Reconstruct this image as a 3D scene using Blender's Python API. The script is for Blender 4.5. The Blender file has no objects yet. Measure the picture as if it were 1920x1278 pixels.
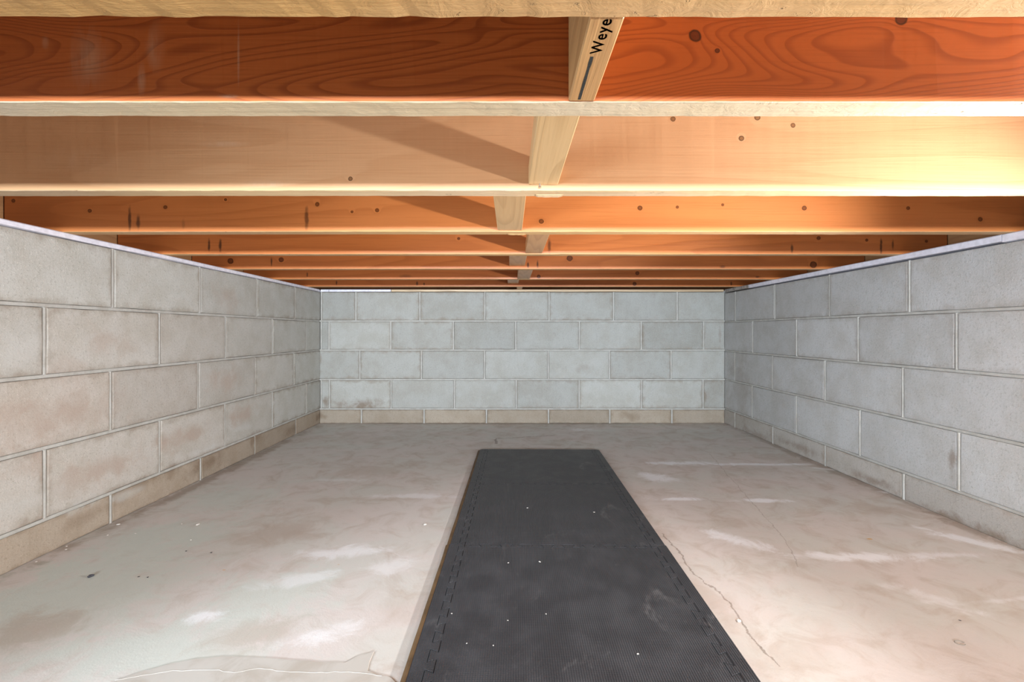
import bpy, bmesh, math, random
from mathutils import Vector, noise as mnoise
random.seed(7)
S = bpy.context.scene
C = S.collection

# ------------------------------------------------------------------ camera, world, lights, exposure
F, X0, Y0, CZ = 877.0, 957.0, 622.0, 0.577          # focal length in px, vanishing point, eye height
cam = bpy.data.cameras.new('camera')
cam.sensor_width = 36.0
cam.lens = F / 1920 * 36.0
cam.shift_x = (960 - X0) / 1920
cam.shift_y = -(639 - Y0) / 1920
cam.clip_start = 0.01
co = bpy.data.objects.new('camera', cam); C.objects.link(co)
co.location = (0, 0, CZ); co.rotation_euler = (math.pi / 2, 0, 0)
S.camera = co

w = bpy.data.worlds.new('world'); S.world = w; w.use_nodes = True
w.node_tree.nodes['Background'].inputs[0].default_value = (0.80, 0.88, 1.0, 1)
w.node_tree.nodes['Background'].inputs[1].default_value = 0.2

def lamp(name, kind, loc, energy, color, rot=(0, 0, 0), **kw):
    l = bpy.data.lights.new(name, kind); l.energy = energy; l.color = color
    for k, v in kw.items(): setattr(l, k, v)
    o = bpy.data.objects.new(name, l); C.objects.link(o)
    o.location = loc; o.rotation_euler = rot
    return o
# work lamp standing under the joists at the right, just out of frame
wl_ = lamp('work_lamp', 'SPOT', (1.29, 0.63, CZ - 0.12), 124.0, (1.0, 0.97, 0.95), shadow_soft_size=0.022, spot_size=math.radians(112), spot_blend=1.0)
wl_.rotation_euler = Vector((-1.0, 0.20, 0.26)).to_track_quat('-Z', 'Y').to_euler()
# bulb up in the joist bay at the right, out of frame
lamp('joist_bay_bulb', 'POINT', (1.15, 0.47, CZ + 0.31), 12.0, (1.0, 0.90, 0.80), shadow_soft_size=0.03)
# added cool fill at the open end behind the camera
lamp('rear_fill', 'AREA', (-0.05, -2.7, 0.75), 34.0, (0.85, 0.93, 1.0),
     rot=(math.radians(90), 0, 0), shape='RECTANGLE', size=2.3, size_y=0.13, spread=math.radians(64))
# added fill low at the left, out of frame, to brighten the right wall
lamp('left_fill', 'AREA', (-1.19, 0.62, 0.38), 8.3, (0.80, 0.91, 1.0),
     rot=(math.radians(90), 0, math.radians(-68)), shape='RECTANGLE', size=0.55, size_y=0.40, spread=math.radians(80))

S.view_settings.view_transform = 'Standard'
S.view_settings.look = 'None'
S.view_settings.exposure = 0.38
S.view_settings.gamma = 1.0
S.view_settings.use_curve_mapping = False

# ------------------------------------------------------------------ node helper
class T:
    def __init__(s, name):
        s.m = bpy.data.materials.new(name); s.m.use_nodes = True
        s.t = s.m.node_tree; s.n = s.t.nodes
        s.b = s.n['Principled BSDF']
    def put(s, sock, v):
        if isinstance(v, bpy.types.NodeSocket): s.t.links.new(v, sock)
        elif v is not None:
            if isinstance(v, tuple) and len(v) == 3 and sock.type == 'RGBA': v = v + (1,)
            sock.default_value = v
    def math(s, op, a, b=None, c=None, clamp=False):
        n = s.n.new('ShaderNodeMath'); n.operation = op; n.use_clamp = clamp
        for i, v in enumerate((a, b, c)):
            if v is not None: s.put(n.inputs[i], v)
        return n.outputs[0]
    def vmul(s, v, k):
        n = s.n.new('ShaderNodeVectorMath'); n.operation = 'MULTIPLY'
        s.put(n.inputs[0], v); n.inputs[1].default_value = k
        return n.outputs[0]
    def vadd(s, v, k):
        n = s.n.new('ShaderNodeVectorMath'); n.operation = 'ADD'
        s.put(n.inputs[0], v); s.put(n.inputs[1], k)
        return n.outputs[0]
    def sep(s, v):
        n = s.n.new('ShaderNodeSeparateXYZ'); s.put(n.inputs[0], v); return n.outputs
    def comb(s, x, y, z):
        n = s.n.new('ShaderNodeCombineXYZ')
        for i, v in enumerate((x, y, z)): s.put(n.inputs[i], v)
        return n.outputs[0]
    def noise(s, v, scale, detail=2.0, rough=0.5, dist=0.0):
        n = s.n.new('ShaderNodeTexNoise'); s.put(n.inputs['Vector'], v)
        n.inputs['Scale'].default_value = scale; n.inputs['Detail'].default_value = detail
        n.inputs['Roughness'].default_value = rough; n.inputs['Distortion'].default_value = dist
        return n.outputs['Fac']
    def step(s, v, a, b, lo=0.0, hi=1.0):
        n = s.n.new('ShaderNodeMapRange'); n.interpolation_type = 'SMOOTHSTEP'
        s.put(n.inputs[0], v)
        for i, k in enumerate((a, b, lo, hi)): n.inputs[i + 1].default_value = k
        return n.outputs[0]
    def mix(s, f, a, b, mode='MIX'):
        n = s.n.new('ShaderNodeMix'); n.data_type = 'RGBA'; n.blend_type = mode
        s.put(n.inputs[0], f); s.put(n.inputs[6], a); s.put(n.inputs[7], b)
        return n.outputs[2]
    def blob(s, u, v, cu, cv, ru, rv, rot=0.0, wob=None, k=0.8, e0=0.55, e1=1.05):
        du = s.math('SUBTRACT', u, cu); dv = s.math('SUBTRACT', v, cv)
        if rot:
            c, n = math.cos(rot), math.sin(rot)
            a = s.math('ADD', s.math('MULTIPLY', du, c), s.math('MULTIPLY', dv, n))
            dv = s.math('SUBTRACT', s.math('MULTIPLY', dv, c), s.math('MULTIPLY', du, n)); du = a
        du = s.math('MULTIPLY', du, 1 / ru); dv = s.math('MULTIPLY', dv, 1 / rv)
        d = s.math('SQRT', s.math('ADD', s.math('MULTIPLY', du, du), s.math('MULTIPLY', dv, dv)))
        if wob is not None: d = s.math('MULTIPLY_ADD', wob, k, d)
        return s.step(d, e0, e1, 1.0, 0.0), d
    def bump(s, h, strength, dist):
        n = s.n.new('ShaderNodeBump'); n.inputs['Strength'].default_value = strength
        n.inputs['Distance'].default_value = dist; s.put(n.inputs['Height'], h)
        s.t.links.new(n.outputs[0], s.b.inputs['Normal'])
    def out(s, col, rough=0.6, spec=0.5):
        s.put(s.b.inputs['Base Color'], col); s.put(s.b.inputs['Roughness'], rough)
        s.b.inputs['Specular IOR Level'].default_value = spec
        return s.m
    def obj(s): return s.n.new('ShaderNodeTexCoord').outputs['Object']
    def gen(s): return s.n.new('ShaderNodeTexCoord').outputs['Generated']
    def pos(s): return s.n.new('ShaderNodeNewGeometry').outputs['Position']
    def ocol(s):
        n = s.n.new('ShaderNodeObjectInfo'); return n.outputs['Color'], n.outputs['Alpha'], n.outputs['Random']

# ------------------------------------------------------------------ materials
def wood(name, light, dark, seed=0.0, rings=14.0, contrast=0.5, knots=(), stains=(), dust=(), gloss=0.42,
         stretch=(0.9, 3.0, 8.0), bump=0.15, fibre=0.25, axis='x', zlin=9.0, thin=.35):
    t = T(name); o = t.obj()
    if axis == 'y':
        q = t.sep(o); o = t.comb(q[1], q[0], q[2])
    p = t.vadd(o, (seed * 3.17, seed * 1.3, seed * 0.71))
    x, y, z = t.sep(o)
    ph = t.math('MULTIPLY', t.noise(t.vmul(p, stretch), 1.0, 1.6, 0.35, 0.3), rings)
    ph = t.math('MULTIPLY_ADD', z, zlin, ph)
    kd = None; wob = t.math('SUBTRACT', t.noise(p, 60, 2), 0.5) if (knots or stains or dust) else None
    for kx, kz, r in knots:
        m, d = t.blob(x, z, kx, kz, r, r * 0.95, 0, wob, 0.5, 0.5, 1.15)
        ph = t.math('ADD', ph, t.math('MULTIPLY', t.math('EXPONENT', t.math('MULTIPLY', d, -1.3)), 2.0))
        kd = m if kd is None else t.math('MAXIMUM', kd, m)
    g = t.math('FRACT', ph)
    late = t.math('MULTIPLY', t.step(g, thin, 0.9), t.step(g, 0.9, 1.0, 1.0, 0.0))
    fib = t.noise(t.vmul(p, (6.0, 260.0, 260.0)), 1.0, 2, 0.6)
    big = t.noise(t.vmul(p, (1.6, 4.0, 5.0)), 1.0, 3, 0.5)
    col = t.mix(t.math('MULTIPLY', late, contrast), light, dark)
    mid = tuple(0.55 * a + 0.45 * b for a, b in zip(light, dark))
    col = t.mix(t.step(big, 0.40, 0.75, 0.0, 0.55), col, mid)
    col = t.mix(t.step(fib, 0.50, 0.75, 0.0, fibre), col, dark)
    if kd is not None:
        dk = tuple(c * 0.16 for c in dark)
        col = t.mix(t.math('MULTIPLY', t.step(kd, .02, .5), 0.9), col, dk)
        col = t.mix(t.math('MULTIPLY', t.step(kd, .75, 1.0), 0.6), col, tuple(c * 0.8 for c in dark))
    for sx, z0, z1, r, a in stains:                        # dark drips below nails
        m, d = t.blob(x, z, sx, (z0 + z1) / 2, r, (z1 - z0) / 2 * 1.1, 0, wob, 0.9, 0.3, 1.1)
        col = t.mix(t.math('MULTIPLY', m, a), col, (0.045, 0.018, 0.010))
    if dust:
        sm = t.noise(t.vmul(p, (55.0, 55.0, 9.0)), 1.0, 4, 0.65)
        for dx, dz, rx, rz, a in dust:
            m, d = t.blob(x, z, dx, dz, rx, rz, 0, t.math('SUBTRACT', sm, 0.5), 1.6, 0.2, 1.0)
            m = t.math('MULTIPLY', m, t.step(sm, 0.35, 0.7, 0.15, 1.0))
            col = t.mix(t.math('MULTIPLY', m, a), col, (0.72, 0.58, 0.42))
    t.bump(t.math('ADD', t.math('MULTIPLY', late, 0.5), t.math('ADD', fib, t.math('MULTIPLY', big, 2.0))), bump, 0.002)
    return t.out(col, t.step(big, 0.3, 0.7, gloss, gloss + 0.15), 0.5)

def rough_edge(name, c, seed=0.0, grey=0.0, bump=0.5):     # saw-rough lower edge of a joist, paler tan partly painted-in floor bounce
    t = T(name); o = t.obj(); p = t.vadd(o, (seed, seed * 2.0, 0))
    a = t.noise(t.vmul(p, (5, 130, 60)), 1.0, 3, 0.6); b = t.noise(t.vmul(p, (40, 60, 40)), 1.0, 4, 0.7, 1.0)
    big = t.noise(t.vmul(p, (2.2, 8, 8)), 1.0, 2)
    dark = tuple(k * 0.52 for k in c)
    col = t.mix(t.step(a, 0.45, 0.8, 0, 0.5), c, dark)
    pale = (c[0] * 0.9 + 0.08, c[1] * 0.9 + 0.12, c[2] * 0.7 + 0.22)
    col = t.mix(t.step(big, 0.4, 0.65, 0.0, 0.25 + grey), col, pale)
    tear = t.math('MULTIPLY', t.step(b, 0.62, 0.72), t.step(big, 0.48, 0.58))
    col = t.mix(t.math('MULTIPLY', tear, 0.75), col, tuple(k * 0.25 for k in c))
    t.bump(t.math('SUBTRACT', t.math('ADD', b, a), tear), bump, 0.003)
    return t.out(col, 0.75, 0.3)

def concrete_block(name):
    t = T(name); base, edge, rnd = t.ocol()
    g = t.gen(); gx, gy, gz = t.sep(g); P = t.pos()
    px, py, pz = t.sep(P)
    n1 = t.noise(P, 9, 4, 0.6); n2 = t.noise(P, 160, 3, 0.7); n3 = t.noise(P, 420, 2, 0.6)
    st = t.noise(t.vmul(P, (170, 170, 22)), 1.0, 2, 0.6)
    nb = t.noise(P, 28, 3, 0.6)
    fn = t.math('MULTIPLY_ADD', t.math('SUBTRACT', t.noise(P, 13, 7, 0.66, 0.4), .5), 1.2, .5)
    col = t.mix(t.step(n1, 0.35, 0.68, 0, 0.55), base, t.mix(1.0, base, (0.80, 0.76, 0.70), 'MULTIPLY'))
    col = t.mix(t.step(nb, 0.55, 0.75, 0, 0.25), col, t.mix(1.0, base, (1.18, 1.18, 1.18), 'MULTIPLY'))
    col = t.mix(t.step(n2, 0.53, 0.70, 0, 0.60), col, t.mix(1.0, base, (0.62, 0.60, 0.56), 'MULTIPLY'))
    col = t.mix(t.step(n3, 0.60, 0.70, 0, 0.7), col, t.mix(1.0, base, (1.38, 1.37, 1.34), 'MULTIPLY'))
    col = t.mix(t.step(st, 0.5, 0.8, 0, 0.28), col, t.mix(1.0, base, (0.72, 0.71, 0.69), 'MULTIPLY'))
    ex = t.math('MINIMUM', gx, t.math('SUBTRACT', 1.0, gx))
    ez = t.math('MULTIPLY', t.math('MINIMUM', gz, t.math('SUBTRACT', 1.0, gz)), 0.46)
    e = t.math('MULTIPLY_ADD', t.math('SUBTRACT', nb, 0.5), 0.16, t.math('MINIMUM', ex, ez))
    em = t.math('MULTIPLY', t.step(e, -0.02, 0.055, 1.0, 0.0), edge)
    col = t.mix(em, col, (0.235, 0.185, 0.135))
    # brown damp tide marks, each with a place and outline of its own
    for (axis, u, v, ru, rv, a, c) in MARKS:
        uu = px if axis == 'b' else py
        _, d = t.blob(uu, pz, u, v, ru, rv)
        m = t.step(t.math('MULTIPLY_ADD', t.math('SUBTRACT', 1.0, d), .42, fn), .52, .95)
        if axis == 'l': m = t.math('MULTIPLY', m, t.math('LESS_THAN', px, -1.0))
        elif axis == 'r': m = t.math('MULTIPLY', m, t.math('GREATER_THAN', px, 1.2))
        else: m = t.math('MULTIPLY', m, t.math('GREATER_THAN', py, 2.9))
        col = t.mix(t.math('MULTIPLY', m, a), col, c)
    t.bump(t.math('ADD', t.math('MULTIPLY', n2, 0.8), t.math('MULTIPLY', n3, 0.4)), 0.35, 0.003)
    return t.out(col, 0.85, 0.25)

def mortar(name, c, d):
    t = T(name); P = t.pos()
    n1 = t.noise(P, 22, 3, 0.6); n2 = t.noise(P, 240, 3, 0.7)
    col = t.mix(t.step(n1, 0.38, 0.66), c, d)
    col = t.mix(t.step(n2, 0.5, 0.8, 0, 0.4), col, tuple(k * 0.6 for k in c))
    t.bump(n2, 0.4, 0.003)
    return t.out(col, 0.88, 0.2)

def plain(name, c, rough=0.6, spec=0.4, var=0.25, scale=40):
    t = T(name); o = t.obj(); n = t.noise(o, scale, 3, 0.6)
    col = t.mix(t.step(n, 0.35, 0.7, 0, 1), c, tuple(k * (1 - var) for k in c))
    t.bump(n, 0.15, 0.002)
    return t.out(col, rough, spec)

def fl(px, py, z=0.0):                                   # floor point seen at a pixel of the photograph
    Y = F * (CZ - z) / (py - Y0)
    return (px - X0) * Y / F, Y

def wl(px, py):                                          # left wall point
    Y = F * 1.206 / (X0 - px); return Y, CZ + (Y0 - py) * Y / F
def wr(px, py):
    Y = F * 1.355 / (px - X0); return Y, CZ + (Y0 - py) * Y / F
def wb(px, py):
    return (px - X0) * 2.956 / F, CZ + (Y0 - py) * 2.956 / F

BR = (0.20, 0.145, 0.10); PK = (0.36, 0.275, 0.225); GR = (0.52, 0.525, 0.51); PK = (0.40, 0.325, 0.275)
MARKS = []
for px, py, ru, rv, a, c in ((675, 757, .21, .055, .75, BR), (608, 752, .035, .05, .8, BR), (598, 780, .1, .03, .6, BR),
                             (1205, 630, .018, .09, .5, BR), (1320, 630, .014, .09, .45, BR), (1322, 745, .012, .09, .45, BR),
                             (1258, 685, .012, .09, .4, BR), (1100, 690, .10, .05, .25, BR), (1185, 780, .10, .04, .5, BR),
                             (1350, 640, .012, .1, .4, BR), (845, 640, .015, .08, .4, BR)):
    u, v = wb(px, py); MARKS.append(('b', u, v, ru, rv, a, c))
for px, py, ru, rv, a, c in ((100, 780, .30, .10, .75, PK), (190, 880, .30, .075, .75, PK), (40, 880, .14, .05, .6, PK), (350, 815, .20, .05, .75, PK),
                             (455, 775, .20, .06, .75, PK), (420, 715, .17, .08, .65, PK), (200, 640, .12, .07, .55, PK), (110, 690, .10, .09, .35, PK),
                             (280, 900, .20, .035, .7, BR), (390, 865, .2, .05, .75, BR), (480, 822, .13, .05, .7, BR), (548, 803, .10, .04, .7, BR),
                             (170, 965, .15, .03, .4, BR), (430, 560, .15, .08, .45, PK), (50, 940, .14, .05, .6, GR), (150, 945, .10, .03, .6, GR), (240, 925, .12, .022, .5, GR), (385, 842, .14, .02, .7, GR), (460, 800, .12, .02, .5, GR), (550, 775, .10, .03, .5, GR), (40, 640, .10, .08, .4, GR)):
    u, v = wl(px, py); MARKS.append(('l', u, v, ru, rv, a, c))
for px, py, ru, rv, a, c in ((1880, 1010, .10, .03, .7, BR), (1770, 965, .16, .025, .7, BR), (1640, 902, .20, .028, .6, BR), (1500, 838, .3, .03, .5, BR),
                             (1785, 860, .016, .08, .6, BR), (1890, 965, .03, .02, .4, PK), (1385, 720, .25, .3, .28, BR), (1420, 815, .2, .04, .45, BR)):
    u, v = wr(px, py); MARKS.append(('r', u, v, ru, rv, a, c))

def floor_mat():
    t = T('slab_concrete'); P = t.pos(); x, y, z = t.sep(P)
    n0 = t.noise(t.vmul(P, (1.0, 1.5, 1)), 3.2, 4, 0.6, 0.4); n1 = t.noise(P, 11, 5, 0.65, 0.8); n2 = t.noise(P, 55, 4, 0.65)
    n3 = t.noise(P, 300, 2, 0.6)
    w1 = t.math('SUBTRACT', t.math('ADD', t.math('MULTIPLY', n1, 0.7), t.math('MULTIPLY', n2, 0.3)), 0.5)
    fn = t.math('MULTIPLY_ADD', t.math('SUBTRACT', t.noise(P, 12, 8, 0.72, 0.8), .5), 1.5, .5)
    pink = (0.575, 0.535, 0.515); tan = (0.42, 0.355, 0.305); grey = (0.52, 0.56, 0.525); white = (0.80, 0.82, 0.86)
    col = t.mix(t.step(n0, 0.36, 0.66), pink, t.mix(0.5, pink, grey))
    col = t.mix(t.step(n1, 0.44, 0.74, 0, 0.62), col, tan)
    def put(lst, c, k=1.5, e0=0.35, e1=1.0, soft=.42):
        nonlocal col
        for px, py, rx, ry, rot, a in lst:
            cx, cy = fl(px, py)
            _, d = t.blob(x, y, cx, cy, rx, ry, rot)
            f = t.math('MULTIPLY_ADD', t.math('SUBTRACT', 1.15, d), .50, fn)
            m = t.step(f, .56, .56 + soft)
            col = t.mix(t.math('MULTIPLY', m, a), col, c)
    # grey-green skim at the left, brown patches, white efflorescence
    put([(150, 1110, .33, .28, .3, .9), (330, 1000, .22, .16, .2, .85), (520, 1110, .20, .16, .6, .8), (300, 1220, .3, .12, 0, .8), (430, 930, .25, .16, 0, .7), (60, 1120, .2, .2, 0, .9), (250, 1040, .2, .2, 0, .8)], grey, 1.8, .4, 1.0)
    put([(520, 1000, .16, .12, .4, .55), (480, 1190, .14, .06, .3, .55), (60, 1180, .12, .08, 0, .6), (700, 880, .22, .14, 0, .45)], tan, 1.6)
    put([(640, 822, .55, .10, 0, .25), (860, 812, .3, .14, 0, .2), (985, 800, .13, .09, 0, .4), (1250, 815, .35, .12, 0, .2), (1480, 860, .22, .10, -.4, .45),
         (1650, 955, .22, .07, -.5, .6), (1400, 880, .2, .08, 0, .35), (700, 935, .18, .03, 0, .45), (1380, 980, .10, .05, 0, .45), (1340, 1130, .04, .22, .3, .35),
         (1470, 1230, .12, .07, .5, .35), (760, 1130, .07, .10, 0, .3), (590, 792, .35, .05, 0, .45), (1330, 795, .3, .05, 0, .3)], tan, 1.7)
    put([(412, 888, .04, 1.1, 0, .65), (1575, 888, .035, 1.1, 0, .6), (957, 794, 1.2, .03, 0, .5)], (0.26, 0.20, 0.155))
    put([(650, 1035, .13, .05, .1, .6), (560, 1085, .10, .035, .3, .45), (770, 930, .2, .03, 0, .45), (600, 1190, .09, .04, .4, .5), (385, 1155, .04, .03, 0, .7),
         (730, 1060, .10, .05, .5, .4), (640, 900, .15, .025, 0, .3)], white, 1.6, .2, 1.0)
    WK = (1.5, .25, 1.0)
    put([(1275, 868, .24, .035, 0, .85), (1420, 870, .35, .022, 0, .75), (1230, 895, .07, .09, .8, .8), (1270, 935, .12, .025, 0, .95), (1430, 938, .12, .022, 0, .9),
         (1390, 1015, .13, .04, -.7, .75), (1590, 1043, .22, .030, -.05, .85), (1760, 1040, .2, .02, 0, .5), (1850, 1020, .16, .035, -.75, .8), (1680, 925, .07, .02, -.4, .7),
         (1745, 1120, .10, .035, -.8, .45), (1560, 880, .12, .015, -.4, .5), (1090, 805, .12, .05, 0, .45), (1880, 1125, .1, .012, .1, .4)], white, 1.7, .30, 1.05)
    put([(1632, 1010, .012, .006, 0, .9), (420, 1068, .006, .004, 0, .8), (635, 1058, .005, .003, 0, .8)], (0.55, 0.30, 0.06), .6)
    # hairline cracks
    def crack(pts, wd, a, c=(0.14, 0.10, 0.075)):
        nonlocal col
        q = [fl(*p) for p in pts]
        wx = t.math('MULTIPLY_ADD', w1, 0.05, x); wy = t.math('MULTIPLY_ADD', t.math('SUBTRACT', n2, 0.5), 0.04, y)
        for (ax, ay), (bx, by) in zip(q, q[1:]):
            L = math.hypot(bx - ax, by - ay); ux, uy = (bx - ax) / L, (by - ay) / L
            dx = t.math('SUBTRACT', wx, ax); dy = t.math('SUBTRACT', wy, ay)
            al = t.math('ADD', t.math('MULTIPLY', dx, ux), t.math('MULTIPLY', dy, uy))
            ac = t.math('ABSOLUTE', t.math('SUBTRACT', t.math('MULTIPLY', dy, ux), t.math('MULTIPLY', dx, uy)))
            over = t.math('ABSOLUTE', t.math('SUBTRACT', al, L / 2))
            m = t.math('MULTIPLY', t.step(ac, wd * .4, wd, 1, 0), t.step(over, L / 2 - .002, L / 2 + .004, 1, 0))
            col = t.mix(t.math('MULTIPLY', m, a), col, c)
    crack([(1245, 1000), (1300, 1075), (1372, 1130), (1390, 1170), (1425, 1215), (1460, 1250)], .0028, .55)
    crack([(1330, 850), (1400, 930), (1470, 1010), (1500, 1062)], .0018, .35)
    crack([(930, 832), (930, 822), (1040, 816)], .006, .6)
    # trowel swirl
    sw = t.noise(t.vmul(P, (1, 1, 1)), 7, 6, 0.7, 2.5)
    col = t.mix(t.step(sw, 0.55, 0.75, 0, 0.22), col, tan)
    col = t.mix(t.step(n3, 0.6, 0.8, 0, 0.3), col, tuple(k * .6 for k in tan))
    t.bump(t.math('ADD', t.math('MULTIPLY', n1, 1.5), t.math('MULTIPLY', n3, 0.3)), 0.15, 0.004)
    return t.out(col, t.step(n1, .3, .7, .50, .72), 0.4)

def foam(name):
    t = T(name); P = t.obj(); x, y, z = t.sep(P)
    def ridge(a, f): return t.math('MULTIPLY_ADD', t.math('SINE', t.math('MULTIPLY', a, f)), 0.5, 0.5)
    k = 2 * math.pi / 0.0042
    r = t.math('MULTIPLY', ridge(x, k), t.math('MULTIPLY_ADD', ridge(y, k), 0.5, 0.5))
    sc = t.noise(t.vmul(P, (9, 5, 1)), 1.0, 5, 0.7, 1.2); du = t.noise(P, 14, 4, 0.6)
    col = t.mix(t.step(du, 0.35, 0.7), (0.029, 0.032, 0.038), (0.044, 0.048, 0.056))
    col = t.mix(t.step(sc, 0.58, 0.76, 0, 0.32), col, (0.24, 0.24, 0.25))
    t.bump(r, 0.8, 0.0012)
    return t.out(col, t.step(du, .3, .7, .44, .56), 0.5)

# ------------------------------------------------------------------ mesh helpers
def obj(name, bm, mats, parent=None, loc=(0, 0, 0), rz=0.0):
    me = bpy.data.meshes.new(name)
    bmesh.ops.recalc_face_normals(bm, faces=bm.faces)
    bm.to_mesh(me); bm.free()
    for m in (mats if isinstance(mats, (list, tuple)) else [mats]): me.materials.append(m)
    o = bpy.data.objects.new(name, me); C.objects.link(o)
    o.location = loc; o.rotation_euler = (0, 0, rz)
    if parent is not None: o.parent = parent
    return o
def tag(o, label, cat, group=None):
    o['label'] = label; o['category'] = cat
    if group: o['group'] = group
    return o
def empty(name, loc=(0, 0, 0), rz=0.0):
    o = bpy.data.objects.new(name, None); C.objects.link(o); o.location = loc; o.rotation_euler = (0, 0, rz)
    o.empty_display_size = 0.05
    return o
def box(bm, a, b, mi=0):
    v = [bm.verts.new((x, y, z)) for x in (a[0], b[0]) for y in (a[1], b[1]) for z in (a[2], b[2])]
    for f in ((0, 1, 3, 2), (4, 6, 7, 5), (0, 4, 5, 1), (2, 3, 7, 6), (0, 2, 6, 4), (1, 5, 7, 3)):
        bm.faces.new([v[i] for i in f]).material_index = mi
    return v
def bevel_box(bm, a, b, r=0.002, seg=1):
    v = box(bm, a, b)
    es = list({e for q in v for e in q.link_edges})
    bmesh.ops.bevel(bm, geom=es, offset=r, segments=seg, affect='EDGES', profile=0.5)
def rings(bm, loops, cap0=True, cap1=True, mi=0):        # loops of equal length, skinned together
    vs = [[bm.verts.new(p) for p in l] for l in loops]
    n = len(vs[0]); fs = []
    for a, b in zip(vs, vs[1:]):
        for i in range(n):
            fs.append(bm.faces.new((a[i], a[(i + 1) % n], b[(i + 1) % n], b[i])))
    if cap0: fs.append(bm.faces.new(vs[0][::-1]))
    if cap1: fs.append(bm.faces.new(vs[-1]))
    for f in fs: f.material_index = mi
    return fs

# ------------------------------------------------------------------ floor, ceiling
M_floor = floor_mat()
bm = bmesh.new(); box(bm, (-1.24, -2.8, -0.10), (1.39, 2.99, 0.0))
floor = obj('floor', bm, M_floor); floor['kind'] = 'structure'
JB = CZ + 0.2695                                        # underside of the joists
JT = JB + 0.235
M_sub = wood('subfloor_boards', (0.42, 0.25, 0.13), (0.25, 0.13, 0.06), 3.0, 10, .4, axis='x')
bm = bmesh.new(); box(bm, (-1.45, -2.8, JT), (1.60, 3.20, JT + 0.02))
ceil = obj('ceiling', bm, M_sub); ceil['kind'] = 'structure'

# ------------------------------------------------------------------ block walls
M_block = concrete_block('concrete_block_face')
M_mort = mortar('mortar_grey', (0.49, 0.49, 0.465), (0.42, 0.41, 0.38))
M_mortd = mortar('mortar_bed_grey', (0.40, 0.385, 0.355), (0.30, 0.28, 0.245))
G = 0.0095                                              # mortar joint
def block_mesh(bm, L, H, D=0.045, proud=0.0, rnd=None):
    """block with its face at y=0 (facing -y), uneven worn arrises; origin at lower middle of the face"""
    r = rnd or random
    nx, nz = 7, 4
    pts = []
    for i in range(nx): pts.append((-L/2 + L*i/nx, 0))
    for i in range(nz): pts.append((L/2, H*i/nz))
    for i in range(nx): pts.append((L/2 - L*i/nx, H))
    for i in range(nz): pts.append((-L/2, H - H*i/nz))
    j = [(r.uniform(.0002, .0022), r.uniform(.0002, .0022)) for _ in pts]
    def inset(k, jit):
        o = []
        for (x, z), (a, b) in zip(pts, j):
            sx = -1 if x > 0 else 1; sz = 1 if z < H/2 else -1
            onx = abs(abs(x) - L/2) < 1e-6; onz = z < 1e-6 or abs(z - H) < 1e-6
            cr = 1.5 if (onx and onz) else 1.0
            o.append((x + (sx*(k*cr + a*jit) if onx else 0), z + (sz*(k*cr + b*jit) if onz else 0)))
        return o
    l0 = [(x, D, z) for x, z in inset(0, 0)]
    l1 = [(x, 0.0020, z) for x, z in inset(0, .6)]
    l2 = [(x, 0.0005 - proud, z) for x, z in inset(.0010, 1)]
    l3 = [(x, -proud, z) for x, z in inset(.0028, 1)]
    rings(bm, [l0, l1, l2, l3])

def block_wall(name, place, rz, s0, s1, zs, joints, base, side):
    """s runs along the wall; place(s) gives the world xy of the wall face."""
    bm = bmesh.new()
    L = s1 - s0
    ex_ = 0.15 if side == 'back' else 0.0
    box(bm, (s0 - ex_, 0.046, 0.0), (s1 + ex_, 0.165, zs[0]))
    wall = obj(name, bm, M_mortd, None, (*place(0), 0.0), rz); wall['kind'] = 'structure'
    for ci in range(len(zs) - 1):
        zt, zb = zs[ci] - G/2, zs[ci+1] + G/2
        if ci == 0: zt = zs[0]
        if ci == len(zs) - 2: zb = 0.0
        js = sorted(joints[ci] + ([s0, s1] if side == 'back' else [e_ for e_ in (s0, s1) if abs(e_) > 2.85]))
        for a, b in zip(js, js[1:]):
            la = a + (G/2 if a != s0 else 0.001); lb = b - (G/2 if b != s1 else 0.001)
            if lb - la < 0.012: continue
            rr = random.Random(int((ci + 1)*7919 + a*1009 + len(name)*31))
            bm = bmesh.new(); block_mesh(bm, lb - la, zt - zb, 0.045, rr.uniform(-.0008, .0012), rr)
            o = obj('concrete_block', bm, M_block, wall, ((la + lb)/2, 0, zb))
            k = rr.uniform(.93, 1.05); c = base(ci, (a + b)/2, rr)
            o.color = (c[0]*k, c[1]*k, c[2]*k, c[3])
        for s in joints[ci]:                            # upright mortar joints, tooled slightly proud or hollow
            bead = {'right': -.0012, 'left': 0.0001, 'back': 0.0004}[side] + random.uniform(-.0004, .0008)
            w2 = G/2 - 0.0002
            lp = []
            for q in range(6):
                z = zb + (zt - zb)*q/5; wv = random.uniform(-.0005, .0005)
                lp.append([(-w2, .044, z), (-w2, .0018, z), (-w2*.55 + wv, bead + .0006, z), (wv, bead, z), (w2*.55 + wv, bead + .0006, z), (w2, .0018, z), (w2, .044, z)])
            bm = bmesh.new(); rings(bm, lp)
            obj('mortar_joint', bm, M_mort, wall, (s, 0, 0))
        if ci:                                          # bed joint above this course
            z = zs[ci]; lp = []
            bd = .0012 if side == 'right' else .0004; n = 24; h2 = G/2 - .0002
            for q in range(n + 1):
                s = s0 + L*q/n; wv = random.uniform(-.0004, .0004)
                lp.append([(s, .044, z - h2), (s, bd + .0014, z - h2), (s, bd + wv, z - h2*.5), (s, bd + wv, z + h2*.5), (s, bd + .0014, z + h2), (s, .044, z + h2)])
            bm = bmesh.new(); rings(bm, lp)
            obj('mortar_bed', bm, M_mort, wall)
    return wall

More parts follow.
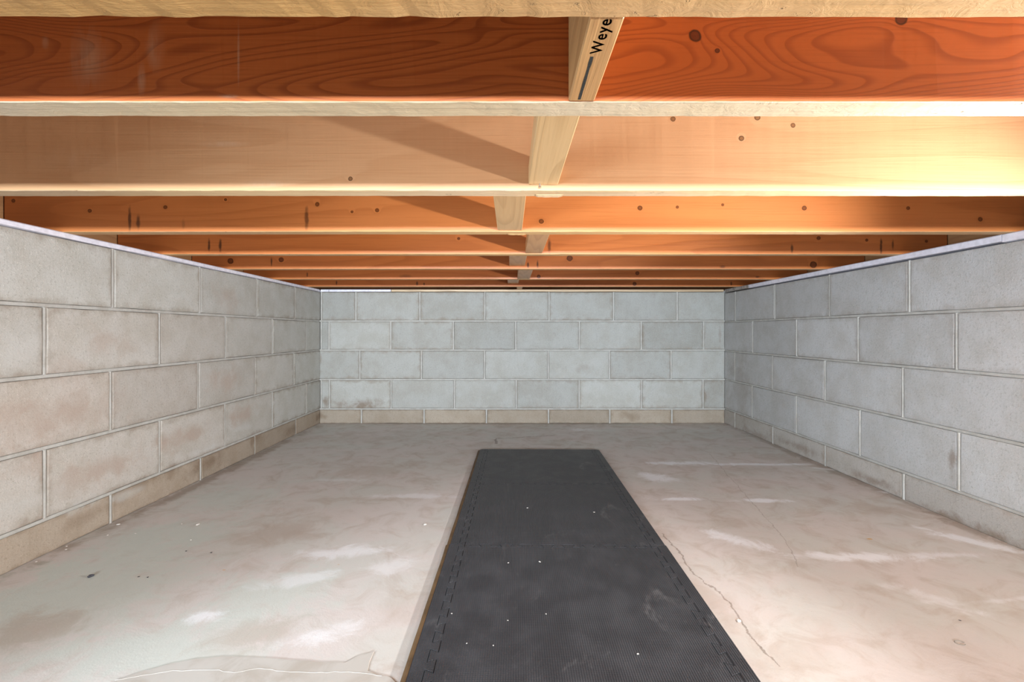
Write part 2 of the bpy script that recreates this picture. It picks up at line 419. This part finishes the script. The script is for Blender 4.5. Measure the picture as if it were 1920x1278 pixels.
P = 0.4064
zsL = [CZ + k for k in (.252, .069, -.115, -.301, -.487)] + [0.0]
zsR = [CZ + k for k in (.243, .063, -.119, -.299, -.484)] + [0.0]
XL, XR, YB = -1.206, 1.355, 2.956
def bj(l): return [(p - X0)*YB/F for p in l]
jb = [bj(l) for l in ((602.5, 667, 787, 909, 1029.5, 1150.5, 1270), (602, 616.5, 732.5, 850, 967, 1086.5, 1202.5, 1319.5), (674.5, 790, 908.5, 1028, 1143, 1258.5),
                      (602, 617.5, 733, 852, 968, 1086, 1203, 1318.5), (677.5, 795, 912, 1028.5, 1143.5, 1260))]
def grey_back(ci, s, r):
    if ci == 4: k = r.uniform(.85, 1.0); return (.385*k, .335*k, .275*k, .7)
    k = (.90, .96, 1.02, 1.03)[ci]*r.uniform(.94, 1.05)
    return (.41*k, .42*k, .405*k, r.uniform(.1, .55))
block_wall('wall_back', lambda s: (0, YB), 0.0, XL - 0.0, XR, zsL, jb, grey_back, 'back')
def ext(l, y0=-0.9):                                    # carry the bond on towards the camera, past the frame
    l = sorted(l)
    while l[0] - P > 0.35: l.insert(0, l[0] - P)
    return l
jl = [ext([F*1.206/(X0 - p) for p in l]) for l in ((212.5, 375.5, 482, 553), (84.5, 300, 423.5, 511.3, 574), (208, 372, 478, 550.8), (85, 300, 422.3, 511.4, 574), (208.7, 377, 478.2, 555))]
jr = [ext([F*1.355/(p - X0) for p in l]) for l in ((1378.5, 1452, 1554.5, 1704.3), (1410.8, 1492.8, 1608.4, 1792.4), (1377.5, 1448, 1546, 1691.7), (1410, 1492.8, 1611.6, 1797), (1377.5, 1448.5, 1546.8, 1693.4))]
def tone_left(ci, s, r):                                # s = -y on this wall
    y = -s
    if ci == 4: k = r.uniform(.85, 1.0); return (.40*k, .34*k, .275*k, .6)
    pk = {0: .15, 1: .45, 2: .75, 3: .6}[ci]*max(0, min(1, (2.7 - y)/.9))*r.uniform(.5, 1.0)
    a, b = (.475, .485, .465), (.485, .435, .395)
    return tuple(p*(1 - pk) + q*pk for p, q in zip(a, b)) + (r.uniform(.15, .6),)
def tone_right(ci, s, r):
    if ci == 4: return (.45, .43, .405, .35)
    k = r.uniform(.95, 1.04); return (.49*k, .50*k, .505*k, r.uniform(.05, .4))
def side_wall(name, X, rz, flip, zs, joints, tone, side):
    s0, s1 = (-2.8, YB + 0.04)
    if flip: jj = [[-v for v in l] for l in joints]; a, b = -s1, -s0
    else: jj = joints; a, b = s0, s1
    return block_wall(name, lambda s: (X, 0), rz, a, b, zs, jj, tone, side)
side_wall('wall_left', XL, math.radians(90), False, zsL, jl, lambda ci, s, r: tone_left(ci, -s, r), 'left')
side_wall('wall_right', XR, math.radians(-90), True, zsR, jr, tone_right, 'right')

wall_l = bpy.data.objects['wall_left']
M_crack = plain('crack_shadow', (.16, .145, .12), .9, .1, .3, 80)
yk, _ = wl(303, 520); lp = []
for q in range(15):
    z = zsL[1] + .012 + .150*q/14; sx = -yk + .0035*mnoise.noise(Vector((q*.55, 3, 1))); w_ = .0007 + .0006*abs(mnoise.noise(Vector((q*.9, 8, 2))))
    lp.append([(sx - w_, -.0013, z), (sx, -.0016, z), (sx + w_, -.0013, z), (sx, .004, z)])
bm = bmesh.new(); rings(bm, lp); o = obj('crack', bm, M_crack, wall_l); o['label'] = 'thin dark crack running up a block'
# ------------------------------------------------------------------ sill boards on the walls
M_white = plain('white_sill_paint', (0.80, 0.80, 0.90), 0.6, .4, .15, 60)
M_tan = wood('bare_sill_wood', (0.60, 0.46, 0.30), (0.33, 0.22, 0.13), 9.0, 10, .5)
M_worn = plain('worn_sill_paint', (0.42, 0.385, 0.36), 0.7, .3, .5, 50)
def sill(name, mat, a, b, along, face, z0, label, over=.004, th=JB):
    """along 'x' (back wall) or 'y'; face = coordinate of the wall face, board wavers slightly along its length"""
    n = max(4, int(abs(b - a)/.05)); lp = []
    for i in range(n + 1):
        s = a + (b - a)*i/n
        w1 = .0022*mnoise.noise(Vector((s*4, face, 1))); w2 = .0028*mnoise.noise(Vector((s*5, face, 7)))
        f = over + w2; zb = z0 + .0016 + w1 + .0008
        pr = [(-f, zb), (-f, th - .0035), (-f + .003, th - .0008), (.13, th - .0008), (.13, z0 + .0012), (0.006, z0 + .0012)]
        if along == 'x': lp.append([(s, face + d, z) for d, z in pr])
        else:
            sg = -1 if face < 0 else 1
            lp.append([(face + sg*d, s, z) for d, z in pr])
    bm = bmesh.new(); rings(bm, lp)
    o = obj(name, bm, mat)
    # put the origin at the board's base
    c = Vector(((a + b)/2, face, z0) if along == 'x' else (face, (a + b)/2, z0))
    for v in o.data.vertices: v.co -= c
    o.location = c
    return tag(o, label, 'board')
gs = 'sill boards on top of the block walls'
wbx = lambda p: (p - X0)*YB/F
sill('sill_board', M_white, -2.78, YB - .008, 'y', XL, zsL[0], 'long white painted sill board topping the left block wall')
sill('sill_board', M_white, XL + .008, wbx(617), 'x', YB, zsL[0], 'tiny white sill piece in the back left corner')
sill('sill_board', M_white, wbx(617.6), wbx(733), 'x', YB, zsL[0], 'short white painted sill board at the left end of the back wall')
sill('sill_board', M_tan, wbx(734), XR - .008, 'x', YB, zsL[0], 'bare tan wooden sill board along most of the back wall')
yr = lambda p: F*XR/(p - X0)
sill('sill_board', M_white, yr(1879), yr(1405), 'y', XR, zsR[0] + .004, 'long white painted sill board topping the right block wall', .0045)
sill('sill_board', M_white, -2.78, yr(1880.5), 'y', XR, zsR[0] + .001, 'white sill board at the near end of the right wall, past the butt joint', .0040)
sill('sill_board', M_worn, yr(1404), YB - .008, 'y', XR, zsR[0] + .004, 'dingy brown-stained sill end in the back right corner', .005)

# ------------------------------------------------------------------ joists
jy = [.4006, .5850, .9287, 1.2950, 1.6586, 2.0375, 2.4240, 2.8140]      # back faces
TH = .036
def jx(p, i): return (p - X0)*(jy[i] - TH)/F
def jz(p, i): return CZ + (Y0 - p)*(jy[i] - TH)/F - JB
def K(i, *l): return [(jx(a, i), jz(b, i), r*(jy[i] - TH)/F) for a, b, r in l]
def ST(i, *l): return [(jx(a, i), jz(b1, i), jz(b0, i), r*(jy[i] - TH)/F, al) for a, b0, b1, r, al in l]
def DU(i, *l): return [(jx(a, i), jz(b, i), rx*(jy[i] - TH)/F, rz*(jy[i] - TH)/F, al) for a, b, rx, rz, al in l]
OR, ORD = (0.57, 0.185, 0.050), (0.30, 0.075, 0.018)
face = [
    wood('joist_face_tan', (.60, .38, .18), (.38, .20, .08), 1.0, 12, .5),
    wood('joist_face_fir', (.57, .160, .038), (.27, .055, .012), 2.2, 46, .55, K(1, (1303, 68, 13), (1690, 36, 12), (1345, 95, 5)),
         dust=DU(1, (165, 110, 50, 75, .42), (290, 90, 22, 60, .42), (265, 150, 12, 40, .4), (447, 105, 3.5, 80, .5), (430, 180, 26, 5, .45), (85, 80, 9, 16, .4)), stretch=(2.0, 3, 8), gloss=.5, zlin=170.0, thin=.45),
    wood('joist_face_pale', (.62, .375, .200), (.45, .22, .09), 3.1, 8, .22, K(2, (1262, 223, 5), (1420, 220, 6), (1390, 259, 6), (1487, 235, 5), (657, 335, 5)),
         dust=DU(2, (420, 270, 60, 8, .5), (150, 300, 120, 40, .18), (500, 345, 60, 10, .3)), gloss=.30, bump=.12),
    wood('joist_face_orange', (.58, .205, .060), (.35, .10, .024), 4.4, 9, .3, K(3, (168, 395, 4), (310, 388, 4), (423, 374, 3), (595, 383, 4.5), (707, 394, 4), (660, 397, 3), (1015, 415, 5), (1200, 390, 5),
         (1270, 388, 3), (1355, 384, 3), (1508, 390, 5), (1703, 390, 4), (1838, 411, 5), (25, 376, 4)), ST(3, (243, 385, 432, 4, .8), (259, 400, 431, 5, .75), (575, 385, 434, 5, .7), (344, 410, 430, 4, .3)), gloss=.32),
    wood('joist_face_amber', OR, ORD, 5.5, 9, .3, K(4, (860, 447, 3), (1535, 446, 4), (1625, 450, 3), (1737, 452, 3)), ST(4, (392, 446, 474, 3, .85), (413, 446, 474, 3.5, .85), (1652, 444, 478, 3, .85), (1674, 448, 470, 2.5, .7), (1485, 455, 477, 3, .75), (1030, 445, 476, 4, .7)), gloss=.36),
    wood('joist_face_rust', (.56, .18, .049), ORD, 6.1, 9, .3, K(5, (432, 489, 6), (527, 487, 5), (1525, 496, 7), (1068, 484, 6)), ST(5, (509, 482, 500, 2, .85), (990, 490, 503, 2.5, .8), (1008, 486, 503, 2.5, .8), (1355, 497, 503, 7, .5)), gloss=.4),
    wood('joist_face_rust_plain', (.55, .175, .047), ORD, 7.3, 9, .3, K(6, (1010, 518, 4), (1195, 512, 4)), ST(6, (576, 510, 520, 2, .8), (760, 514, 521, 14, .35), (1420, 517, 521, 5, .6)), gloss=.4),
    wood('joist_face_rust_dark', (.54, .17, .045), ORD, 8.9, 9, .3, K(7, (1190, 532, 4)), ST(7, (631, 525, 535, 1.6, .85), (782, 527, 535, 2.5, .8), (795, 529, 535, 2, .8), (1371, 527, 536, 2, .7)), gloss=.4)]
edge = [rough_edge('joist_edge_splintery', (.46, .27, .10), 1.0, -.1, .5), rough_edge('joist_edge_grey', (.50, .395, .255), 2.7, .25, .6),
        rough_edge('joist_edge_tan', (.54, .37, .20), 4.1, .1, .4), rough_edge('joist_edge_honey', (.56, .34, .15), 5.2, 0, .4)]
JL, JR_ = -1.362, 1.515
def joist(i):
    b = jy[i]; f = b - TH
    n = 230 if i < 3 else 110; lp = []
    amp = (.0011, .0008, .0006)[i] if i < 3 else .0005
    for q in range(n + 1):
        x = JL + (JR_ - JL)*q/n
        def nz(s, fr=30): return amp*mnoise.noise(Vector((x*fr, i*7.3, s))) + amp*.5*mnoise.noise(Vector((x*fr*4, i*3.1, s)))
        e = .0008
        sp = amp*1.6*max(0, mnoise.noise(Vector((x*170, i, 5)))) if i == 0 else 0
        sag = .0010*mnoise.noise(Vector((x*1.3, i*5.0, 2)))
        lp.append([(x, -TH/2 + nz(1), JT - JB - .0005), (x, -TH/2 + .5*nz(2), e + sag + abs(nz(3))), (x, -TH/2 + e, nz(4) + sag), (x, TH/2 - e*.6, nz(5) + sag - sp), (x, TH/2 + sp + .5*nz(6), e*.6 + sag + abs(nz(7))), (x, TH/2 + nz(8), JT - JB - .0005)])
    bm = bmesh.new(); fs = rings(bm, lp)
    bmesh.ops.recalc_face_normals(bm, faces=bm.faces)
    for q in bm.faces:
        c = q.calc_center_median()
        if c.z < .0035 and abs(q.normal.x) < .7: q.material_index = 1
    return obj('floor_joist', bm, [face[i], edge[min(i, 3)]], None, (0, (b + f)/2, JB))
JLAB = ['nearest floor joist with a rough splintery tan underside along the top edge of the picture',
        'second floor joist from the front, dark at left, vivid orange with big knot at right',
        'third floor joist from the front, pale peach board crossed by a slanting shadow',
        'fourth floor joist from the front, orange with a row of small dark knots',
        'fifth floor joist from the front, orange with paired dark nail streaks near both ends',
        'sixth floor joist from the front, rusty orange with two round knots at its left',
        'seventh floor joist from the front, a thin rusty orange band, second from the back wall',
        'last and farthest floor joist, right in front of the dark gap over the back wall']
joists = [joist(i) for i in range(8)]
for i in range(8): tag(joists[i], JLAB[i], 'joist', 'floor joists overhead')
def splinter(j, i, p0, p1, dz):
    x0, x1 = [(p - X0)*jy[i]/F for p in (p0, p1)]; lp = []; rr = random.Random(i)
    for q in range(13):
        x = x0 + (x1 - x0)*q/12; e = min(1, q/1.5, (12 - q)/1.5); h = dz*e*rr.uniform(.6, 1.0) + .0003
        lp.append([(x, TH/2 - .012, -.0003), (x, TH/2 - .011, -.0006 - h*.3), (x, TH/2 + .0006, -h), (x, TH/2 + .0008, .0008)])
    bm = bmesh.new(); rings(bm, lp); o = obj('splinter', bm, edge[min(i, 3)], j); o['label'] = 'ragged torn splinter along the lower edge'
splinter(joists[2], 2, 1004, 1055, .0026)
splinter(joists[3], 3, 952, 986, .0018)
# rim boards round the edge of the floor frame
M_rim = wood('rim_board_wood', (.40, .22, .10), (.22, .10, .04), 11.0, 9, .4, axis='y')
bm = bmesh.new(); bevel_box(bm, (-.017, -2.9, 0), (.017, 2.9, .233))
tag(obj('rim_joist', bm, M_rim, None, (JL - .021, 0.15, JB)), 'brown rim board closing the joist ends above the left wall', 'rim board')
bm = bmesh.new(); bevel_box(bm, (-.017, -2.9, 0), (.017, 2.9, .233))
tag(obj('rim_joist', bm, M_rim, None, (JR_ + .021, 0.15, JB)), 'brown rim board closing the joist ends above the right wall', 'rim board')
M_rimx = wood('rim_board_back_wood', (.40, .20, .09), (.22, .09, .04), 12.0, 9, .4)
bm = bmesh.new(); bevel_box(bm, (-1.40, -.017, 0), (1.55, .017, .233))
tag(obj('rim_joist', bm, M_rimx, None, (0, 3.07, JB)), 'dark rim board behind the farthest joist above the back wall', 'rim board')

# ------------------------------------------------------------------ blocking between the joists
M_b0 = wood('stamped_board_wood', (.50, .29, .12), (.30, .15, .055), 13.0, 16, .5, stretch=(1.2, 10, 10), axis='y', bump=.4, fibre=.5)
M_b1 = wood('pale_pine', (.52, .34, .165), (.34, .20, .08), 14.0, 20, .4, stretch=(.8, 10, 6), axis='y')
M_b2 = wood('pine', (.52, .32, .15), (.34, .19, .075), 15.5, 20, .4, stretch=(.8, 10, 6), axis='y')
M_b3 = wood('honey_pine', (.52, .27, .11), (.34, .155, .055), 16.5, 18, .4, stretch=(.8, 10, 6), axis='y')
M_ink = plain('black_stamp_ink', (0.035, 0.035, 0.032), 0.8, .2, .5, 400)
M_steel = plain('nail_steel', (0.55, 0.56, 0.58), 0.35, .6, .2)
M_steel.node_tree.nodes['Principled BSDF'].inputs['Metallic'].default_value = 1.0
def blocking(y0, y1, x0, x1, z0, z1, mat, label, r=.0015):
    bm = bmesh.new(); L = y1 - y0 - .0016
    bevel_box(bm, (-(x1 - x0)/2, -L/2, 0), ((x1 - x0)/2, L/2, z1 - z0), r)
    return tag(obj('blocking', bm, mat, None, ((x0 + x1)/2, (y0 + y1)/2, z0)), label, 'blocking', 'short blocking boards between joists')
zc = lambda k: CZ + k
b0 = blocking(jy[0] + .0012, jy[1] - TH, .068, .0985, JB + .0005, JT - .002, M_b0, 'short upright blocking board stamped with black letters between the two nearest joists')
# lettering stamped on its lower edge
tc = bpy.data.curves.new('letters', 'FONT'); tc.body = 'Weyer'; tc.size = .0162; tc.extrude = .0001; tc.space_character = 1.12
tc.offset = .00020
to = bpy.data.objects.new('letters_tmp', tc); C.objects.link(to)
dg = bpy.context.evaluated_depsgraph_get(); dg.update()
me = bpy.data.meshes.new_from_object(to.evaluated_get(dg)); bpy.data.objects.remove(to)
xs = [v.co.x for v in me.vertices]; s = .0600/(max(xs) - min(xs)); mn = min(xs)
byc = (jy[0] + .0012 + jy[1] - TH)/2; bxc = (.068 + .0985)/2
for v in me.vertices:                                   # advance towards -y, letter tops towards -x, face down
    a, u = (v.co.x - mn)*s, v.co.y
    v.co = ((.0880 - u*.98) - bxc, (.4545 - a) - byc, -.0001 - abs(v.co.z) * .3)
me.materials.clear(); me.materials.append(M_ink)
lo = bpy.data.objects.new('stamped_lettering', me); C.objects.link(lo); lo.parent = b0; lo['label'] = 'black stamped letters'
bm = bmesh.new()
rr = random.Random(3); lp = []
for q in range(9):
    y = .5435 - (.5435 - .4590)*q/8; w = .0016 + rr.uniform(-.0002, .0003)
    lp.append([(.0800 - w - bxc, y - byc, -.0002), (.0800 + w - bxc, y - byc, -.0002), (.0800 + w - bxc, y - byc, .0003), (.0800 - w - bxc, y - byc, .0003)])
rings(bm, lp); o = obj('stamped_bar', bm, M_ink, b0); o['label'] = 'straight black stamped line'
spec = [(1, .0345, .0905, .280, M_b1, 'short flat pale pine blocking with a shiny nail, behind the second joist'),
        (2, -.0345, .0316, .2728, M_b2, 'short flat pine blocking butting the fourth joist, left of centre'),
        (3, .0515, .1100, .2720, M_b3, 'short flat honey pine blocking butting the fifth joist, right of centre'),
        (4, -.0046, .0616, .2819, M_b3, 'short flat blocking butting the sixth joist under a dark shadow'),
        (5, .0354, .0985, .2700, M_b3, 'short flat blocking butting the seventh joist near a pale scar'),
        (6, -.0158, .0475, .2867, M_b3, 'small flat blocking butting the farthest joist')]
for i, xa, xb, z, m, lab in spec:
    b = blocking(jy[i] + .0008, jy[i+1] - TH, xa, xb, zc(z), zc(z) + .036, m, lab)
    if i == 1:
        bm = bmesh.new(); bmesh.ops.create_cone(bm, cap_ends=True, segments=12, radius1=.0030, radius2=.0026, depth=.0012)
        bmesh.ops.translate(bm, verts=bm.verts, vec=(-.007, (jy[2]-TH-jy[1])/2 - .009, -.006))
        bmesh.ops.create_cone(bm, cap_ends=True, segments=8, radius1=.0013, radius2=.0013, depth=.008)
        k = [v for v in bm.verts][24:]
        bmesh.ops.translate(bm, verts=k, vec=(-.007, (jy[2]-TH-jy[1])/2 - .009, -.002))
        o = obj('nail', bm, M_steel, b); o['label'] = 'shiny protruding nail head'
b = blocking(jy[7] + .0008, 3.052, .040, .074, JB + .001, JB + .04, M_b3, 'tiny blocking behind the farthest joist over the back wall')

# ------------------------------------------------------------------ foam mats
M_foam = foam('black_foam'); M_brown = plain('brown_foam_underside', (0.135, 0.080, 0.036), 0.7, .3, .35, 30)
MT = .0095; TP = .0508; TD = .0155
def inset_poly(p, g):
    n = len(p); o = []
    for i in range(n):
        a, b, c = Vector(p[i-1]), Vector(p[i]), Vector(p[(i+1) % n])
        d1 = (b - a).normalized(); d2 = (c - b).normalized()
        n1 = Vector((-d1.y, d1.x)); n2 = Vector((-d2.y, d2.x))
        m = (n1 + n2); k = 1 + n1.dot(n2)
        m = m/max(k, .35)
        o.append((b.x + m.x*g, b.y + m.y*g))
    return o
def teeth(s0, n, ph=0):                                 # (along, out) dovetail steps, n teeth of pitch TP
    o = []
    for i in range(n):
        a = s0 + i*TP; q = TP/4; fl_ = .0035
        o += [(a + q - fl_*-1, 0), (a + q - fl_, 1), (a + 3*q + fl_, 1), (a + 3*q - fl_, 0)]
    return o
def slab(name, poly, parent=None, mats=None, loc=(0, 0, 0), rz=0.0):
    area = sum(p[0]*q[1] - q[0]*p[1] for p, q in zip(poly, poly[1:] + poly[:1]))
    if area < 0: poly = poly[::-1]
    p0 = inset_poly(poly, .0005); p1 = inset_poly(poly, .0006); p2 = inset_poly(poly, .0012)
    bm = bmesh.new()
    rings(bm, [[(x, y, 0.0) for x, y in p0], [(x, y, MT - .0009) for x, y in p0], [(x, y, MT - .0003) for x, y in p1], [(x, y, MT) for x, y in p2]])
    return obj(name, bm, mats or M_foam, parent, loc, rz)
WX = .247; LY = .508                                    # tile half width to tooth roots, tile length
rotm = -.0150
tiles = [(1.757, .1370, 0), (1.249, .12938, 1), (0.741, .12176, 2)]
MLAB = ['farthest black foam mat tile, rounded at the back wall end', 'middle black foam mat tile, darkest and smooth', 'nearest black foam mat tile with ribbed dusty surface']
for y0_, xc, k in tiles:
    # local frame: origin at tile centre on the floor
    hy = LY/2; n = 10
    side = teeth(-hy, n)
    right = [(WX + TD*o, s) for s, o in side]           # going up
    left = [(-WX - TD*o, s) for s, o in side]
    across = teeth(-WX, 9); sc = (2*WX)/(9*TP)
    across = [(-WX + (s + WX)*sc, o) for s, o in across]
    top = [(s, hy - TD*o) for s, o in across] if k else []        # sockets taken by the tile beyond
    bot = [(s, -hy - TD*o) for s, o in across] if k < 2 else []
    poly = [(-WX, -hy)] + bot + [(WX, -hy)] + right + [(WX, hy)] + top[::-1] + [(-WX, hy)] + left[::-1]
    c = (xc, y0_ + hy, 0)
    tag(slab('foam_mat_tile', poly, None, M_foam, c, rotm), MLAB[k], 'mat', 'black interlocking foam mat tiles')
    for sg, word in ((1, 'right'), (-1, 'left')):
        ow = .040 + (.002 if k == 2 else 0)
        inner = [(WX + TD*o, s) for s, o in side]
        if k == 0:
            r = .018; arc = [(WX + ow - r + r*math.cos(a), hy - r + r*math.sin(a)) for a in [math.pi/2*q/6 for q in range(7)]]
        else: arc = [(WX + ow, hy)]
        poly = [(WX, -hy)] + [(WX + ow, -hy)] + arc + [(WX, hy)] + inner[::-1]
        poly = [(sg*x, y) for x, y in poly]
        e = slab('mat_edge_strip', poly, None, M_foam, c, rotm)
        tag(e, 'black toothed foam edging along the %s side of the %s mat tile' % (word, ('farthest', 'middle', 'nearest')[k]), 'mat edging', 'foam edge strips')
        if sg < 0:                                      # brown lower layer swelling out past the black top
            lp = []; m_ = 28
            for q in range(m_ + 1):
                y = -hy + .001 + (LY - .002 - (.018 if k == 0 else 0))*q/m_
                wv = .0012*mnoise.noise(Vector((y*9 + k*5, 0, 3)))
                xo = -WX - ow + .0002
                lp.append([(xo, y, 0), (xo - .0075 - wv, y, 0.0), (xo - .0105 - wv, y, .0030), (xo - .0090 - wv, y, .0064), (xo - .0040, y, .0086), (xo, y, .0090)])
            bm = bmesh.new(); rings(bm, lp)
            o = obj('underlayer', bm, M_brown, e); o['label'] = 'brown rounded lower layer'

# ------------------------------------------------------------------ concrete skim at the front left of the floor
t = T('pale_skim'); P_ = t.pos(); nn = t.noise(P_, 16, 5, .65, .6)
M_skim = t.out(t.mix(t.step(nn, .4, .7), (.47, .455, .425), (.40, .37, .33)), .65, .3)
M_ridge = plain('chalky_ridge', (.52, .505, .47), .8, .2, .2, 90)
top = [(215, 1277), (290, 1252), (365, 1236), (425, 1231), (500, 1234), (567, 1239), (610, 1243), (648, 1243), (672, 1230), (702, 1221), (694, 1240), (690, 1258), (735, 1272), (765, 1300)]
pts = [fl(*p) for p in top] + [(-.20, .60), (-.55, .60), (-.66, .70)]
ctr = fl(450, 1260)
jag = []
for (ax, ay), (bx, by) in zip(pts, pts[1:] + pts[:1]):
    for q in range(5):
        s = q/5; x = ax + (bx - ax)*s; y = ay + (by - ay)*s
        jag.append((x - ctr[0], y - ctr[1] + .004*mnoise.noise(Vector((x*40, y*40, 0)))))
bm = bmesh.new(); rings(bm, [[(x, y, .0001) for x, y in jag], [(x*.995, y*.985, .0014) for x, y in jag]])
o = obj('concrete_skim', bm, M_skim, floor, (ctr[0], ctr[1], 0)); o['label'] = 'thin pale concrete skim with a ragged edge'
line = [fl(*p) for p in [(215, 1277), (270, 1267), (324, 1258), (400, 1257), (440, 1262), (486, 1254), (530, 1260), (590, 1262), (640, 1260), (689, 1264), (725, 1270)]]
lp = []
for (ax, ay), (bx, by) in zip(line, line[1:]):
    for q in range(4):
        s = q/4; x = ax + (bx - ax)*s; y = ay + (by - ay)*s + .004*mnoise.noise(Vector((ax*30 + s*3, 2, 0)))
        w_ = .0007 + .0005*mnoise.noise(Vector((x*60, y, 1)))
        lp.append([(x, y - w_, .0005), (x, y, .0019), (x, y + w_, .0005)])
bm = bmesh.new(); rings(bm, lp); obj('skim_ridge', bm, M_ridge, floor)

# ------------------------------------------------------------------ bits lying on the floor and the mats
M_chip = plain('white_chip', (.82, .80, .76), .7, .3, .15)
M_dark = plain('dark_crumb', (.06, .06, .07), .7, .3, .3)
def chip(px, py, r, label, cat='chip', name='paint_chip', mat=None, z=0.0, el=1.5, h=.35, group=None):
    x, y = fl(px, py, z); R = r*y/F
    rr = random.Random(px*7 + py); n = 8; a0 = rr.uniform(0, 3)
    o_ = []
    for i in range(n):
        a = 2*math.pi*i/n; k = R*rr.uniform(.7, 1.15)
        u, v = k*el*math.cos(a), k*math.sin(a)
        o_.append((u*math.cos(a0) - v*math.sin(a0), u*math.sin(a0) + v*math.cos(a0)))
    bm = bmesh.new()
    rings(bm, [[(u*.8, v*.8, 0) for u, v in o_], [(u, v, R*h*.5) for u, v in o_], [(u*.6, v*.6, R*h*(1 + .3*rr.random())) for u, v in o_]])
    return tag(obj(name, bm, mat or M_chip, None, (x, y, z + .0003)), label, cat, group)
chip(797, 983, 3.2, 'white chip lying alone on the floor left of the mats')
chip(1385, 1164, 4.0, 'white chip beside the crack right of the nearest mat')
chip(222, 983, 2.6, 'white chip closest to the left wall footing')
chip(371, 983, 3.0, 'larger white chip on the grey floor, right of its scattered neighbours')
for (px, py), wd in zip(((68, 1053), (124, 1030), (125, 1024), (202, 1003), (254, 1000), (341, 982), (358, 1012)),
                        ('leftmost pinhead white crumb, nearest the front along the left wall', 'lower of two touching white crumbs by the left wall', 'upper of two touching white crumbs by the left wall',
                         'pinhead white crumb just below the chip at the left wall footing', 'pinhead white crumb right of the chip at the left wall footing',
                         'pinhead white crumb just left of the larger white chip', 'pinhead white crumb below the larger white chip')):
    chip(px, py, 1.5, wd, 'crumb', 'crumb', group='white crumbs along the left wall')
chip(170, 1081, 4.0, 'dark curled scrap on the grey floor at left', 'scrap', 'scrap', M_dark, el=1.4, h=.8)
for (px, py), wd in zip(((349, 1033), (396, 1036), (260, 1081), (277, 1082)), ('left one of two dark specks below the white chips on the left floor', 'right one of two dark specks below the white chips on the left floor',
                        'left one of two dark specks right of the dark curled scrap', 'right one of two dark specks right of the dark curled scrap')):
    chip(px, py, 1.6, wd, 'crumb', 'crumb', M_dark, group='dark specks on the left floor')
chip(1800, 1163, 1.6, 'tiny dark speck by the wire loop', 'crumb', 'crumb', M_dark)
for px, py, r, l in ((1196, 1226, 2.0, 'brightest white crumb on the nearest mat, towards its right'), (1012, 1053, 1.8, 'pale crumb near the far edge of the nearest mat'),):
    chip(px, py, r, l, 'crumb', 'crumb', z=MT)
for (px, py), wd in zip(((875, 1206), (925, 1210), (847, 1150), (952, 1163), (1024, 1151), (953, 1055)),
                        ('left of the two frontmost pale crumbs on the nearest mat', 'right of the two frontmost pale crumbs on the nearest mat', 'pale crumb by the left edging of the nearest mat',
                         'pale crumb at the middle of the nearest mat, left of its centre line', 'pale crumb at the very centre of the nearest mat', 'pale crumb near the far left of the nearest mat')):
    chip(px, py, 1.3, wd, 'crumb', 'crumb', z=MT, group='crumbs on the nearest mat')
for px, py, wd in ((989, 952, 'tiny pale crumb on the left half of the middle mat'), (1114, 960, 'tiny pale crumb on the right half of the middle mat')):
    chip(px, py, 1.3, wd, 'crumb', 'crumb', z=MT, group='crumbs on the middle mat')
# little wire loop
x, y = fl(1800, 1205); bm = bmesh.new(); lp = []
for i in range(22):
    a = 2*math.pi*i/24; c_, s_ = math.cos(a), math.sin(a); r_ = .0011
    lp.append([((.0065 + r_*.6*math.cos(b))*c_*1.25, (.0065 + r_*.6*math.cos(b))*s_, .0008 + .0006*math.sin(b)) for b in (0, 1.57, 3.14, 4.71)])
rings(bm, lp)
tag(obj('wire_loop', bm, plain('dull_wire', (.30, .27, .23), .5, .4, .2), None, (x, y, 0.0)), 'small bent wire loop on the pale floor at lower right', 'wire')
